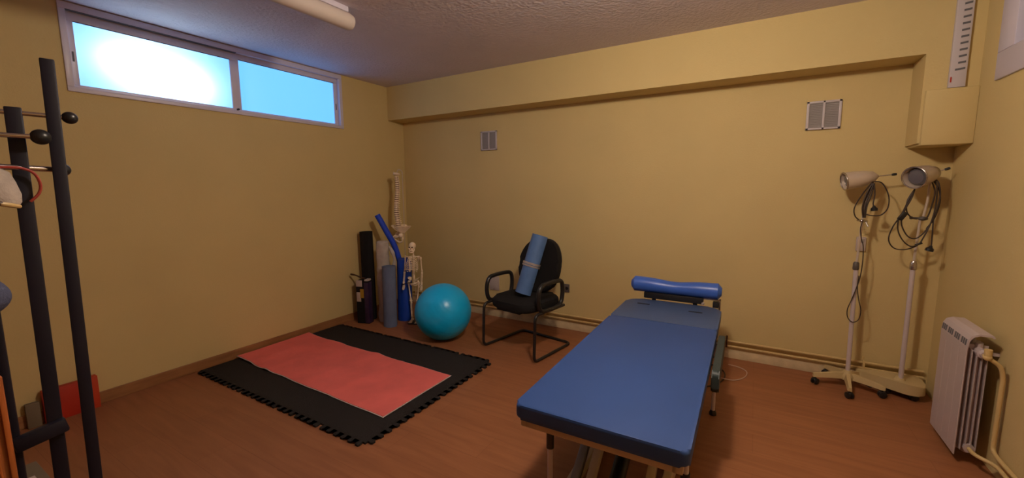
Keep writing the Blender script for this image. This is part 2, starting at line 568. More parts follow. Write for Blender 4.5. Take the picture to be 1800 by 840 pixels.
# ceiling lights
t = thing('ceiling_batten_light', 'unlit tubular ceiling light with cream diffuser and thin side rail', 'ceiling light', (1.33, -2.4, H))
b = B()
prof = [(0, 0), (.030, .002), (.046, .012), (.052, .035), (.052, 1.165), (.046, 1.188), (.030, 1.198), (0, 1.2)]
lathe(b, prof, (1.365, -1.80, 2.470), (0, -1, 0), 24); obj('diffuser', b, M['backing'], t)
b = B(); box(b, 1.33, 1.40, -2.95, -1.85, 2.515, H, .004); obj('base_plate', b, M['windowwhite'], t)
b = B(); box(b, 1.276, 1.288, -3.0, -1.80, 2.478, 2.488, .002); obj('rail', b, M['windowwhite'], t)
for y in (-2.02, -2.75):
    b = B(); box(b, 1.272, 1.340, y - .008, y + .008, 2.482, 2.494, .002); obj('clip', b, M['brownseat'], t)
t = thing('ceiling_globe_light', 'lit round globe light on the ceiling above the treatment table', 'ceiling light', (LAMP_POS[0], LAMP_POS[1], H))
b = B(); lathe(b, [(0, 0), (.06, 0), (.06, .02), (.04, .03), (.04, .05), (0, .05)], (LAMP_POS[0], LAMP_POS[1], H - .05), (0, 0, 1)); obj('ceiling_rose', b, M['whitepaint'], t)
b = B(); ball(b, LAMP_POS, .080, u=24, v=16); obj('globe', b, M['globe'], t)

# ---------------------------------------------------------------- puzzle mat
def mat_tiles():
    t = thing('puzzle_floor_mat', 'large black foam jigsaw mat with toothed edges on the wooden floor', 'floor mat', (.97, -1.69, 0))
    xs = [.045, .67, 1.285, 1.905]
    ys = [-2.305, -1.69, -1.07]
    d = .034
    def edge(p, q, n, flip):
        """dovetail teeth from p to q, bulging to the left of travel when flip>0"""
        p, q = Vector((p[0], p[1])), Vector((q[0], q[1]))
        u = (q - p).normalized()
        nrm = Vector((-u.y, u.x)) * flip
        L = (q - p).length
        s = L / n
        out = [p]
        for i in range(n):
            a = i * s
            for f, h in ((.33, 0), (.24, .8), (.32, 1.2), (.68, 1.2), (.76, .8), (.67, 0)):
                out.append(p + u * (a + f * s) + nrm * d * h * .85)
        return out      # q left to the next edge
    for j in range(2):
        for i in range(3):
            x0, x1, y0, y1 = xs[i], xs[i + 1], ys[j], ys[j + 1]
            P = []
            n = 10
            # shared edges use the same curve (same travel and flip) walked one way or the other
            def e(a, c, flip, rev):
                pts = edge(a, c, n, flip) + [Vector(c)]
                if rev: pts = pts[::-1]
                return pts[:-1]
            P += e((x0, y0), (x1, y0), -1, False) if j == 0 else [Vector((x0, y0))]
            P += e((x1, y0), (x1, y1), -1, False) if i == 2 else [Vector((x1, y0))]
            P += e((x0, y1), (x1, y1), 1, True) if j == 1 else [Vector((x1, y1))]
            P += [Vector((x0, y1))]
            b = B()
            prism(b, [(v.x, v.y) for v in P], .0005, .0125)
            bmesh.ops.triangulate(b, faces=[f for f in b.faces if len(f.verts) > 4])
            obj('tile', b, M['foam'], t, smooth=False)
mat_tiles()

def pink_mat():
    t = thing('exercise_sheet', 'thin coral pink mat with fold creases spread on the black foam mat', 'exercise mat', (.95, -1.74, .013))
    nx, ny = 100, 28
    c00, c10, c11, c01 = Vector((.055, -2.045)), Vector((1.797, -2.078)), Vector((1.800, -1.432)), Vector((.050, -1.405))
    def h(u, v):
        z = .0145
        # fold lines across the sheet: low raised creases
        for u0, sk, a, wd in ((.12, .0, .010, .030), (.27, .03, .012, .028), (.53, .04, .010, .035), (.70, .02, .004, .02)):
            z += a * math.exp(-((u - u0 - sk * (v - .5)) / wd) ** 2) * (.6 + .4 * math.sin(3 * v + u0 * 9))
        z += .014 * max(0, 1 - u / .16) ** 1.5                       # rises a little towards the skirting
        z += .0022 * (noise.noise(Vector((u * 9, v * 3, 2))) + .7)
        z += .006 * max(0, .5 - u) * 2 * abs(v - .5) ** 2 * 4 * (.5 + .5 * math.sin(u * 34))
        return z
    def sheet(dz, grow):
        b = B()
        g = []
        for i in range(nx + 1):
            row = []
            for j in range(ny + 1):
                u, v = i / nx, j / ny
                p = c00 * (1 - u) * (1 - v) + c10 * u * (1 - v) + c11 * u * v + c01 * (1 - u) * v
                wob = .007 * math.sin(u * 21) * (1 - u) * (1 if v < .5 else -1) * abs(v - .5) * 2
                cx = Vector((.93, -1.74))
                p = p + Vector((0, wob)) + Vector(((p.x - cx.x) * grow / .87, (p.y - cx.y) * grow / .32))
                row.append(b.verts.new((p.x, p.y, h(u, v) + dz)))
            g.append(row)
        for i in range(nx):
            for j in range(ny):
                b.faces.new((g[i][j], g[i + 1][j], g[i + 1][j + 1], g[i][j + 1]))
        # thickness
        ret = bmesh.ops.extrude_face_region(b, geom=list(b.faces))
        for v in [x for x in ret['geom'] if isinstance(x, bmesh.types.BMVert)]:
            v.co.z += .003
        return b
    obj('backing', sheet(-.0005, .0065), M['backing'], t, label='white backing showing at the edge')
    obj('top_layer', sheet(.0027, 0), M['pink'], t)
pink_mat()

# ---------------------------------------------------------------- gym ball
BC = Vector((1.228, -.815, .262))
t = thing('exercise_ball', 'large shiny teal blue exercise ball on the floor in front of the corner', 'ball', (BC.x, BC.y, 0))
b = B()
R_ = .262
prof = []
for i in range(73):
    a = -PI / 2 + PI * i / 72
    rr = R_ - (.0012 if (i % 6 == 0 and 10 < i < 62) else 0)
    prof.append((max(rr * math.cos(a), 0), rr * math.sin(a)))
prof[0] = (0, -R_); prof[-1] = (0, R_)
lathe(b, prof, BC, (.75, -.25, .6), 56); obj('ball_skin', b, M['ball'], t)
b = B()
ax = Vector((.75, -.25, .6)).normalized()
lathe(b, [(0, 0), (.009, 0), (.009, .003), (0, .004)], BC - ax * (R_ - .001), -ax, 14); obj('plug', b, M['label'], t)

# ---------------------------------------------------------------- chair
def chair():
    loc = Vector((2.0, -.59, 0))
    rz = math.radians(-10.6)
    t = thing('visitor_chair', 'black fabric cantilever armchair with looped arms by the back wall', 'chair', loc, rz)
    tr = .0125
    # sled frame: seat support - front leg - floor rail - rear bar and back
    b = B()
    L, Rr = -.285, .285
    path = [(L, .15, .395), (L, -.255, .395), (L, -.270, tr), (L + .01, .275, tr), (Rr - .01, .275, tr), (Rr, -.270, tr), (Rr, -.255, .395), (Rr, .15, .395)]
    tube(b, rounded(path, .055, 6), tr, 12); obj('frame', b, M['blackpl'], t, local=True)
    b = B()
    for y in (-.12, .12):
        tube(b, [(L, y, .395), (Rr, y, .395)], .010, 10)
    obj('cross_bar', b, M['blackpl'], t, local=True)
    # seat: rounded waterfall cushion
    b = B()
    prism(b, rrect(-.258, .250, -.255, .215, .13, 8), .392, .460, .028)
    for v in b.verts:
        if v.co.z > .43: v.co.z += .010 * (1 - (v.co.x / .24) ** 2)
        if v.co.y < -.12: v.co.z -= (-.12 - v.co.y) ** 2 * 1.2
    obj('seat', b, M['black'], t, local=True)
    b = B(); prism(b, rrect(-.225, .225, -.22, .20, .11, 8), .388, .407, .006)
    obj('seat_shell', b, M['blackpl'], t, local=True)
    # back: oval padded shell, leaning back
    def back(thick, grow, y0, bev):
        b = B()
        pts = []
        n = 40
        for k in range(n):
            a = 2 * PI * k / n
            ca, sa = math.cos(a), math.sin(a)
            wx = (.222 + grow) * (abs(ca) ** .82) * (1 if ca > 0 else -1) * (1.0 - .10 * max(0, sa) - .05 * max(0, -sa))
            wz = (.245 + grow) * (abs(sa) ** .86) * (1 if sa > 0 else -1)
            pts.append((wx, wz))
        lo = [b.verts.new((x, 0, z)) for x, z in pts]
        hi = [b.verts.new((x, thick, z)) for x, z in pts]
        f0 = b.faces.new(lo); f1 = b.faces.new(hi[::-1])
        for i in range(n):
            b.faces.new((lo[i], hi[i], hi[(i + 1) % n], lo[(i + 1) % n]))
        bmesh.ops.bevel(b, geom=list(f0.edges) + list(f1.edges), offset=bev, segments=3, profile=.5, affect='EDGES')
        bmesh.ops.triangulate(b, faces=[f for f in b.faces if len(f.verts) > 6])
        bmesh.ops.subdivide_edges(b, edges=list(b.edges), cuts=1)
        for v in b.verts:
            v.co.y += -.55 * v.co.x ** 2 * -1 * -1   # wings wrap forward
        rot = Matrix.Rotation(math.radians(-12), 3, 'X')
        for v in b.verts:
            v.co = rot @ v.co + Vector((0, y0, .710))
        return b
    obj('backrest', back(.055, 0, .175, .020), M['black'], t, local=True)
    obj('back_shell', back(.014, -.008, .232, .005), M['blackpl'], t, local=True)
    b = B()
    tube(b, rounded([(0, .10, .392), (0, .27, .392), (0, .285, .62)], .06, 5), .016, 12); box(b, -.035, .035, .06, .20, .380, .392)
    obj('back_bracket', b, M['blackpl'], t, local=True)
    for s in (-1, 1):
        b = B()
        x = .295 * s if s < 0 else .280
        loop = [(x, -.185, .405), (x, -.215, .510), (x, -.185, .618), (x, -.02, .628), (x, .125, .618), (x, .140, .520), (x, .115, .408), (x, -.02, .395)]
        vs = tube(b, rounded(loop, .075, 5, closed=True), .0185, 12, closed=True)
        obj('armrest', b, M['blackpl'], t, local=True)
        b = B(); box(b, min(x, x * .8), max(x, x * .8), -.09, .08, .392, .406, .003); obj('arm_bracket', b, M['blackpl'], t, local=True)
chair()

# rolled blue mat leaning on the chair
def roll(name, label, a, b_, r, m, bandm=None, band=None, spiral=True, inner=None, cat='foam roll'):
    a, b_ = Vector(a), Vector(b_)
    d = (b_ - a)
    L = d.length
    ax = d.normalized()
    t = thing(name, label, cat, (a.x, a.y, max(0, a.z - .0)))
    g = B()
    n = 64
    # spiral outline: a step where the outer wrap ends
    q = Vector((0, 0, 1)).rotation_difference(ax).to_matrix()
    turns = 4
    pts = []
    N = 36 * turns
    th = r / (turns + .6)
    outer = []
    for k in range(N + 1):
        an = 2 * PI * k / 36
        rr = r * .18 + (r * .82) * k / N
        outer.append(Vector((rr * math.cos(an), rr * math.sin(an), 0)))
    innerp = []
    for k in range(N + 1):
        an = 2 * PI * k / 36
        rr = max(r * .18 + (r * .82) * k / N - r * .82 / turns * .80, .002)
        innerp.append(Vector((rr * math.cos(an), rr * math.sin(an), 0)))
    for (z0, z1) in ((0, L),):
        oA = [g.verts.new(a + q @ (p + Vector((0, 0, z0)))) for p in outer]
        oB = [g.verts.new(a + q @ (p + Vector((0, 0, z1)))) for p in outer]
        iA = [g.verts.new(a + q @ (p + Vector((0, 0, z0)))) for p in innerp]
        iB = [g.verts.new(a + q @ (p + Vector((0, 0, z1)))) for p in innerp]
        for k in range(N):
            g.faces.new((oA[k], oA[k + 1], oB[k + 1], oB[k]))
            g.faces.new((iA[k], iB[k], iB[k + 1], iA[k + 1]))
            g.faces.new((oA[k], iA[k], iA[k + 1], oA[k + 1]))
            g.faces.new((oB[k], oB[k + 1], iB[k + 1], iB[k]))
        g.faces.new((oA[0], oB[0], iB[0], iA[0]))
        g.faces.new((oA[N], iA[N], iB[N], oB[N]))
    obj('rolled_mat', g, m, t)
    if band:
        for z0, z1 in band:
            g = B()
            n = 40
            rr = r + .0022
            rings = []
            for z, r2 in ((z0, r - .004), (z0, rr), (z1, rr), (z1, r - .004)):
                rings.append([g.verts.new(a + q @ Vector((r2 * math.cos(2 * PI * k / n), r2 * math.sin(2 * PI * k / n), z * L))) for k in range(n)])
            for A_, D_ in zip(rings, rings[1:]):
                for k in range(n):
                    g.faces.new((A_[k], A_[(k + 1) % n], D_[(k + 1) % n], D_[k]))
            obj('tape_band', g, bandm, t)
    return t
roll('rolled_exercise_mat', 'blue rolled mat with a silver tape band leaning on the chair seat', (1.968, -.612, .482), (2.070, -.478, .985), .077, M['rollblue'], M['silver'], [(.46, .485), (.495, .53)], cat='rolled mat')

# ---------------------------------------------------------------- treatment table
def table():
    loc = Vector((3.218, -1.47, 0))
    t = thing('treatment_table', 'long blue padded treatment couch on a cream metal frame', 'treatment table', loc, math.radians(.75))
    W = .324
    ya, yj, yb = -.915, .408, .925      # local: foot end, joint, head end
    zt = .552
    def pad(y0, y1, rs, m, nm, w=W, z0=.492, z1=zt, label=None):
        b = B()
        prism(b, rrect(-w, w, y0, y1, .02, 6, rs), z0, z1)
        top = [f for f in b.faces if len(f.verts) > 8]
        es = list({e for f in top for e in f.edges})
        bmesh.ops.bevel(b, geom=es, offset=.014, segments=4, profile=.5, affect='EDGES')
        return obj(nm, b, m, t, local=True, sharp=60, label=label)
    pad(ya, yj - .004, (.02, .02, .03, .03), M['vinyl'], 'long_pad')
    pad(yj + .004, yb, (.09, .10, .02, .02), M['vinyl2'], 'head_pad', label='greyer blue head section pad with two slots')
    hp = [o for o in t.children if o.name.startswith('head_pad')]
    for cx, cy in ((-.185, .780), (.170, .735)):
        b = B(); prism(b, rrect(cx - .045, cx + .045, cy - .012, cy + .012, .011, 5), zt - .002, zt + .0012)
        obj('slot', b, M['slot'], t, local=True)
    b = B(); tube(b, [(-W + .006, yj, zt - .008), (W - .006, yj, zt - .008)], .006, 8); obj('seam_piping', b, M['vinyl'], t, local=True)
    # top frame under the pads
    b = B()
    for x in (-.285, .285):
        box(b, x - .018, x + .018, ya + .02, yb - .06, .455, .492, .003)
    for y in (ya + .035, -.2, yj - .04, yj + .06, yb - .09):
        box(b, -.285, .285, y - .015, y + .015, .455, .490, .003)
    obj('top_frame', b, M['cream'], t, local=True)
    # corner legs with black sleeves
    for x, y in ((-.228, ya + .14), (.300, ya + .13), (-.250, .440), (.322, .445)):
        b = B(); cyl(b, (x, y, .016), (x, y, .46), .0115, 14); lg = obj('leg', b, M['stand'], t, local=True)
        b = B(); cyl(b, (x, y, .315), (x, y, .395), .0165, 14) if y < 0 else cyl(b, (x, y, .225), (x, y, .262), .0145, 14); obj('sleeve', b, M['blackpl'], lg, local=True)
        b = B(); lathe(b, [(0, 0), (.021, 0), (.021, .012), (.014, .030), (0, .030)], (x, y, 0)); obj('foot', b, M['blackpl'], lg, local=True)
    for x, y in ((-.205, ya + .14), (.245, ya + .13)):
        b = B(); lathe(b, [(0, 0), (.012, 0), (.018, .008), (.014, .022), (0, .024)], (x, y, .40), (0, -.4, 1)); cyl(b, (x, y, .41), (x, y, .46), .005, 8)
        obj('knob', b, M['blackpl'], t, local=True)
    # base frame and lifting arms
    b = B()
    for x in (-.19, .19):
        box(b, x - .022, x + .022, -.80, .52, .035, .085, .004)
    for y in (-.80, -.05, .52):
        box(b, -.25, .25, y - .022, y + .022, .035, .085, .004)
    obj('base_frame', b, M['cream'], t, local=True)
    for x, mm in ((-.150, 'greysteel'), (-.085, 'cream'), (.150, 'cream'), (.215, 'cream')):
        b = B(); beam(b, (x, -.79, .06), (x, -.20, .46), .034, .045, .004); obj('lift_arm', b, M[mm], t, local=True)
    b = B(); cyl(b, (0, -.60, .09), (0, .06, .40), .022, 16); cyl(b, (0, -.60, .09), (0, -.24, .26), .034, 16); obj('lift_motor', b, M['blackpl'], t, local=True)
    # hanging arm pad on the right side
    b = B(); prism(b, rrect(-.30, .30, -.055, .055, .03, 5), -.0175, .0175)
    bmesh.ops.bevel(b, geom=[e for e in b.edges if abs(e.verts[0].co.z - e.verts[1].co.z) < .001], offset=.006, segments=2, affect='EDGES')
    for v in b.verts:
        x, y, z = v.co
        v.co = Vector((.350 + z, .165 + x, .458 + y))
    obj('side_arm_pad', b, M['darkvinyl'], t, local=True, label='dark grey green pad hanging at the side')
    b = B(); box(b, .29, .345, .15, .18, .46, .475); obj('pad_hinge', b, M['chrome'], t, local=True)
    # head bolster, waisted in the middle, on its bracket
    b = B()
    n = 26
    pts, rr = [], []
    for k in range(n + 1):
        s = -1 + 2 * k / n
        x = .315 * s
        r = .058 - .010 * math.exp(-(s / .42) ** 2)
        edge_ = 1 - abs(s)
        if edge_ < .08: r *= math.sqrt(max(.25, 1 - ((.08 - edge_) / .08) ** 2 * .75))
        pts.append(Vector((x, .965, .658 - .008 * math.exp(-(s / .4) ** 2)))); rr.append(r)
    tube(b, pts, rr, 24); obj('head_bolster', b, M['vinyl3'], t, local=True, label='bright blue waisted head bolster')
    b = B(); box(b, -.215, .20, .925, .985, .560, .606, .006); obj('bolster_base', b, M['blackpl'], t, local=True)
    b = B()
    box(b, .130, .312, .955, .985, .592, .600, .002); box(b, .300, .312, .955, .985, .50, .600, .002)
    box(b, -.16, -.13, .80, .97, .520, .530); box(b, .13, .16, .80, .97, .520, .530)
    box(b, -.16, -.13, .955, .97, .520, .562); box(b, .13, .16, .955, .97, .520, .562); box(b, -.16, .312, .955, .97, .50, .522)
    obj('bolster_bracket', b, M['chrome'], t, local=True)
    b = B(); lathe(b, [(0, 0), (.010, 0), (.014, .01), (.008, .02), (0, .02)], (.195, .945, .568), (0, -1, 0)); obj('clamp_knob', b, M['label'], t, local=True)
    b = B(); box(b, .262, .300, .93, .985, .545, .585, .003); obj('clamp_block', b, M['blackpl'], t, local=True)
table()

# cables on the floor beside the table
b = B()
tube(b, catmull([(3.42, -.22, .006), (3.49, -.25, .006), (3.54, -.30, .006), (3.566, -.39, .006), (3.552, -.51, .006), (3.50, -.62, .006), (3.42, -.68, .006)], 8), .005, 8)
single('power_cable', b, M['cable'], 'dark power cable curling on the floor right beside the treatment table', 'cable', (3.55, -.45, 0))
b = B()
tube(b, catmull([(3.575, -.165, .004), (3.655, -.185, .004), (3.705, -.250, .004), (3.69, -.365, .004), (3.627, -.449, .004), (3.555, -.479, .014), (3.47, -.44, .004), (3.40, -.42, .004)], 8), .0035, 8)
single('thin_pale_cable', b, M['cablewhite'], 'thin pale cable looping on the floor to the right of the table', 'cable', (3.68, -.3, 0))

# ---------------------------------------------------------------- infrared lamps
def caster(b, x, y, yawd=0, r=.024):
    c, s = math.cos(yawd), math.sin(yawd)
    for o in (-.012, .012):
        px, py = x + o * -s, y + o * c
        lathe(b, [(0, -.007), (r * .8, -.007), (r, -.004), (r, .004), (r * .8, .007), (0, .007)], (px, py, r), (-s, c, 0), 16)
    ball(b, (x, y, r + .010), r * .85, 1, 1, .75, 12, 8)
    cyl(b, (x, y, r), (x, y, r + .045), .006, 8)

def lamp_head(t, back, front, r0, r1, handle_dir, hl):
    """bullet-shaped housing: back point -> open front"""
    a, f = Vector(back), Vector(front)
    ax = (f - a).normalized()
    L = (f - a).length
    g = B()
    prof = [(0, 0), (r0 * .55, .002), (r0, .012), (r1 * .62, L * .14), (r1 * .86, L * .42), (r1 * .97, L * .70), (r1, L * .92), (r1 * 1.03, L), (r1 * .97, L), (r1 * .90, L * .88), (r1 * .70, L * .60), (0, L * .50)]
    lathe(g, prof, a, ax, 32)
    h = obj('lamp_housing', g, M['lampgrey'], t)
    g = B()
    lathe(g, [(0, L * .52), (r1 * .35, L * .55), (r1 * .76, L * .74), (r1 * .80, L * .84), (r1 * .60, L * .93), (0, L * .96)], a, ax, 28)
    obj('heat_bulb', g, M['lampbulb'], h)
    g = B()
    N = 32
    q = Vector((0, 0, 1)).rotation_difference(ax).to_matrix()
    tube(g, [f + q @ Vector((r1 * 1.0 * math.cos(2 * PI * k / N), r1 * 1.0 * math.sin(2 * PI * k / N), 0)) for k in range(N)], .0045, 8, closed=True)
    obj('rim', g, M['reflector'], h)
    g = B()
    s = a + ax * .02
    hd = Vector(handle_dir).normalized()
    tube(g, [s, s + hd * hl], .0035, 8); obj('handle_rod', g, M['reflector'], h)
    g = B()
    e_ = s + hd * hl
    lathe(g, [(0, 0), (.006, 0), (.0085, .008), (.0075, .024), (0, .028)], e_ - hd * .006, hd, 12); obj('handle_tip', g, M['blackpl'], h)
    return h

def cord(t, nm, pts, r=.0038, m='cable'):
    b = B(); tube(b, catmull(pts, 7), r, 8); return obj(nm, b, M[m], t)

def lamp1():
    cx, cy = 4.312, -.170
    t = thing('infrared_lamp_stand', 'infrared therapy lamp on a white pole with star base, the left of two', 'lamp', (cx, cy, 0))
    b = B()
    lathe(b, [(0, .060), (.040, .060), (.042, .085), (.030, .105), (.020, .125), (0, .125)], (cx, cy, 0)); 
    obj('hub', b, M['standcream'], t)
    for k in range(5):
        a = math.radians(50 + 72 * k)
        d = Vector((math.cos(a), math.sin(a), 0))
        n_ = Vector((-d.y, d.x, 0))
        b = B()
        secs = []
        for s, wd, zt_, zb_ in ((.02, .020, .108, .066), (.10, .017, .098, .062), (.19, .013, .082, .054), (.205, .010, .078, .054)):
            c = Vector((cx, cy, 0)) + d * s
            secs.append([b.verts.new(c + n_ * wd + Vector((0, 0, zb_))), b.verts.new(c - n_ * wd + Vector((0, 0, zb_))), b.verts.new(c - n_ * wd * .6 + Vector((0, 0, zt_))), b.verts.new(c + n_ * wd * .6 + Vector((0, 0, zt_)))])
        for A_, D_ in zip(secs, secs[1:]):
            for i in range(4):
                b.faces.new((A_[i], A_[(i + 1) % 4], D_[(i + 1) % 4], D_[i]))
        b.faces.new(secs[0]); b.faces.new(secs[-1][::-1])
        lg = obj('base_leg', b, M['standcream'], t, smooth=False)
        b = B(); p = Vector((cx, cy, 0)) + d * .190
        caster(b, p.x, p.y, a + .6, .022); obj('caster', b, M['blackpl'], lg)
    b = B(); cyl(b, (cx, cy, .10), (cx - .008, cy, .85), .0135, 16); obj('pole', b, M['stand'], t)
    b = B(); lathe(b, [(0, 0), (.016, 0), (.018, .008), (.017, .045), (.011, .055), (0, .055)], (cx - .010, cy, .835)); obj('pole_clamp', b, M['brownseat'], t)
    b = B(); cyl(b, (cx - .008, cy, .87), (cx, cy, 1.165), .0075, 12); obj('inner_pole', b, M['lampgrey'], t)
    b = B(); ball(b, (cx, cy - .002, 1.168), .014, 1.3, 1, .8); cyl(b, (cx - .030, cy - .01, 1.172), (cx + .028, cy, 1.165), .006, 10); cyl(b, (cx + .02, cy, 1.16), (cx + .032, cy - .01, 1.13), .005, 8)
    obj('joint', b, M['chrome'], t)
    b = B(); tube(b, [(cx, cy, 1.17), (cx + .010, cy, 1.28), (cx + .032, cy + .005, 1.405)], .0075, 10); obj('upper_arm', b, M['lampgrey'], t)
    lamp_head(t, (4.375, -.155, 1.462), (4.195, -.190, 1.430), .020, .058, (.98, .02, .13), .09)
    # bunched cord
    y = -.195
    cord(t, 'cord', [(4.345, -.18, 1.42), (4.351, y, 1.426), (4.390, y, 1.415), (4.427, y, 1.336), (4.429, y, 1.256), (4.398, y, 1.21), (4.352, y, 1.206), (4.318, y, 1.215)])
    cord(t, 'cord', [(4.345, -.19, 1.42), (4.336, y, 1.416), (4.291, y, 1.335), (4.261, y, 1.253), (4.268, y, 1.201), (4.290, y, 1.176)])
    for dx, dy, e1 in ((0, 0, 0), (.010, -.006, .012), (.018, -.002, -.008), (-.006, -.008, .006)):
        cord(t, 'cord', [(4.344 + dx * .4, y + dy, 1.416), (4.322 + dx, y + dy, 1.346 + e1), (4.306 + dx, y + dy, 1.264), (4.312 + dx * .5, y + dy, 1.19)], .0040)
    cord(t, 'cord', [(4.348, y - .01, 1.410), (4.356, y - .014, 1.346), (4.352, y - .014, 1.285), (4.359, y - .014, 1.262)])
    b = B(); lathe(b, [(0, 0), (.006, 0), (.010, .010), (.018, .018), (.019, .034), (0, .036)], (4.357, y - .014, 1.272), (.12, 0, -1), 16); obj('plug', b, M['blackpl'], t)
    cord(t, 'cord', [(4.312, y, 1.175), (4.303, y, 1.12), (4.312, y, 1.05), (4.326, y, .996), (4.330, y, .891), (4.324, y, .785), (4.308, y, .70)], .0030)
    cord(t, 'cord', [(4.308, y, .70), (4.290, y, .625), (4.274, y, .560), (4.280, y, .505), (4.308, y, .476), (4.338, y, .500), (4.345, y, .565), (4.328, y, .640), (4.316, y, .72), (4.318, y, .80)], .0030)
lamp1()

def lamp2():
    cx, cy = 4.590, -.160
    t = thing('infrared_lamp_stand', 'infrared therapy lamp on a white pole with cream tray base, nearest the radiator', 'lamp', (cx, cy, 0))
    b = B()
    # wedge tray base: rises towards the pole
    P = [(p.x, p.y) for p in rounded([(4.365, -.050, 0), (4.385, -.095, 0), (4.620, -.245, 0), (4.708, -.225, 0), (4.710, -.050, 0)], .05, 6, closed=True)]
    prism(b, P, .048, .100, .008)
    for v in b.verts:
        if v.co.z > .07:
            k = max(0, 1 - (Vector((v.co.x - cx, v.co.y + .10)).length) / .26)
            v.co.z += .035 * k
    obj('tray_base', b, M['standcream'], t)
    b = B(); lathe(b, [(0, 0), (.034, 0), (.028, .020), (.018, .045), (0, .045)], (cx, cy + .01, .096)); obj('hub', b, M['standcream'], t)
    for x, y in ((4.655, -.190), (4.525, -.145), (4.665, -.085), (4.45, -.085)):
        b = B(); caster(b, x, y, .4, .022); obj('caster', b, M['blackpl'], t)
    b = B(); cyl(b, (cx, cy, .12), (cx, cy, .875), .0135, 16); obj('pole', b, M['stand'], t)
    b = B(); lathe(b, [(0, 0), (.017, 0), (.019, .006), (.018, .040), (.012, .055), (0, .055)], (cx, cy, .862)); cyl(b, (cx - .004, cy - .03, .905), (cx - .002, cy, .905), .006, 8); obj('pole_clamp', b, M['reflector'], t)
    b = B(); cyl(b, (cx, cy, .90), (cx + .008, cy, 1.19), .0075, 12); obj('inner_pole', b, M['lampgrey'], t)
    b = B(); ball(b, (cx + .018, cy - .004, 1.192), .017, 1.5, 1, .8); cyl(b, (cx - .035, cy, 1.195), (cx + .04, cy - .005, 1.190), .007, 10); ball(b, (cx - .035, cy, 1.195), .010)
    obj('joint', b, M['brownseat'], t)
    b = B(); tube(b, [(cx + .02, cy, 1.19), (cx + .032, cy, 1.30), (cx + .036, cy + .005, 1.425)], .0075, 10); obj('upper_arm', b, M['lampgrey'], t)
    lamp_head(t, (4.655, -.125, 1.482), (4.525, -.255, 1.447), .020, .066, (.80, -.1, .30), .055)
    y = -.205
    cord(t, 'cord', [(4.621, -.18, 1.441), (4.647, y, 1.422), (4.664, y, 1.346), (4.658, y, 1.26), (4.643, y, 1.183), (4.608, y, 1.103), (4.574, y, 1.067), (4.537, y, 1.08), (4.506, y, 1.138), (4.498, y, 1.188)])
    cord(t, 'cord', [(4.618, -.18, 1.441), (4.640, y - .008, 1.41), (4.648, y - .008, 1.30), (4.640, y - .008, 1.20), (4.622, y - .008, 1.12), (4.598, y - .008, 1.045)])
    cord(t, 'cord', [(4.620, -.18, 1.438), (4.636, y - .012, 1.36), (4.628, y - .012, 1.27), (4.616, y - .012, 1.21), (4.60, y - .012, 1.19)])
    cord(t, 'cord', [(4.622, -.18, 1.44), (4.655, y + .006, 1.38), (4.668, y + .006, 1.30), (4.652, y + .006, 1.20), (4.620, y + .006, 1.13)])
    cord(t, 'cord', [(4.552, -.19, 1.382), (4.525, y, 1.316), (4.496, y, 1.217), (4.461, y, 1.136), (4.447, y, 1.055), (4.476, y, 1.001), (4.529, y, .994), (4.578, y, 1.017), (4.597, y, 1.043)])
    cord(t, 'cord', [(4.552, -.188, 1.382), (4.520, y + .01, 1.307), (4.522, y + .01, 1.238), (4.547, y + .01, 1.199), (4.573, y + .01, 1.190)])
    cord(t, 'cord', [(4.500, y, 1.195), (4.483, y - .006, 1.175), (4.488, y - .006, 1.110), (4.517, y - .006, 1.049), (4.557, y - .006, 1.016), (4.592, y - .006, 1.036)])
    cord(t, 'cord', [(4.548, -.192, 1.375), (4.532, y - .01, 1.32), (4.508, y - .01, 1.25), (4.502, y - .01, 1.21)], .005)
    b = B(); beam(b, (4.487, y - .004, 1.182), (4.515, y - .004, 1.232), .022, .028, .005); obj('switch_block', b, M['blackpl'], t)
    b = B(); beam(b, (4.575, y - .002, 1.026), (4.608, y - .002, 1.042), .012, .012, .003); obj('cord_tie', b, M['blackpl'], t)
    cord(t, 'cord', [(4.643, y - .01, 1.20), (4.646, y - .01, 1.115), (4.648, y - .01, 1.04), (4.648, y - .01, 1.02)])
    b = B(); lathe(b, [(0, 0), (.006, 0), (.010, .010), (.020, .020), (.021, .036), (0, .038)], (4.648, y - .01, 1.028), (-.25, 0, -1), 16); obj('plug', b, M['blackpl'], t)
lamp2()

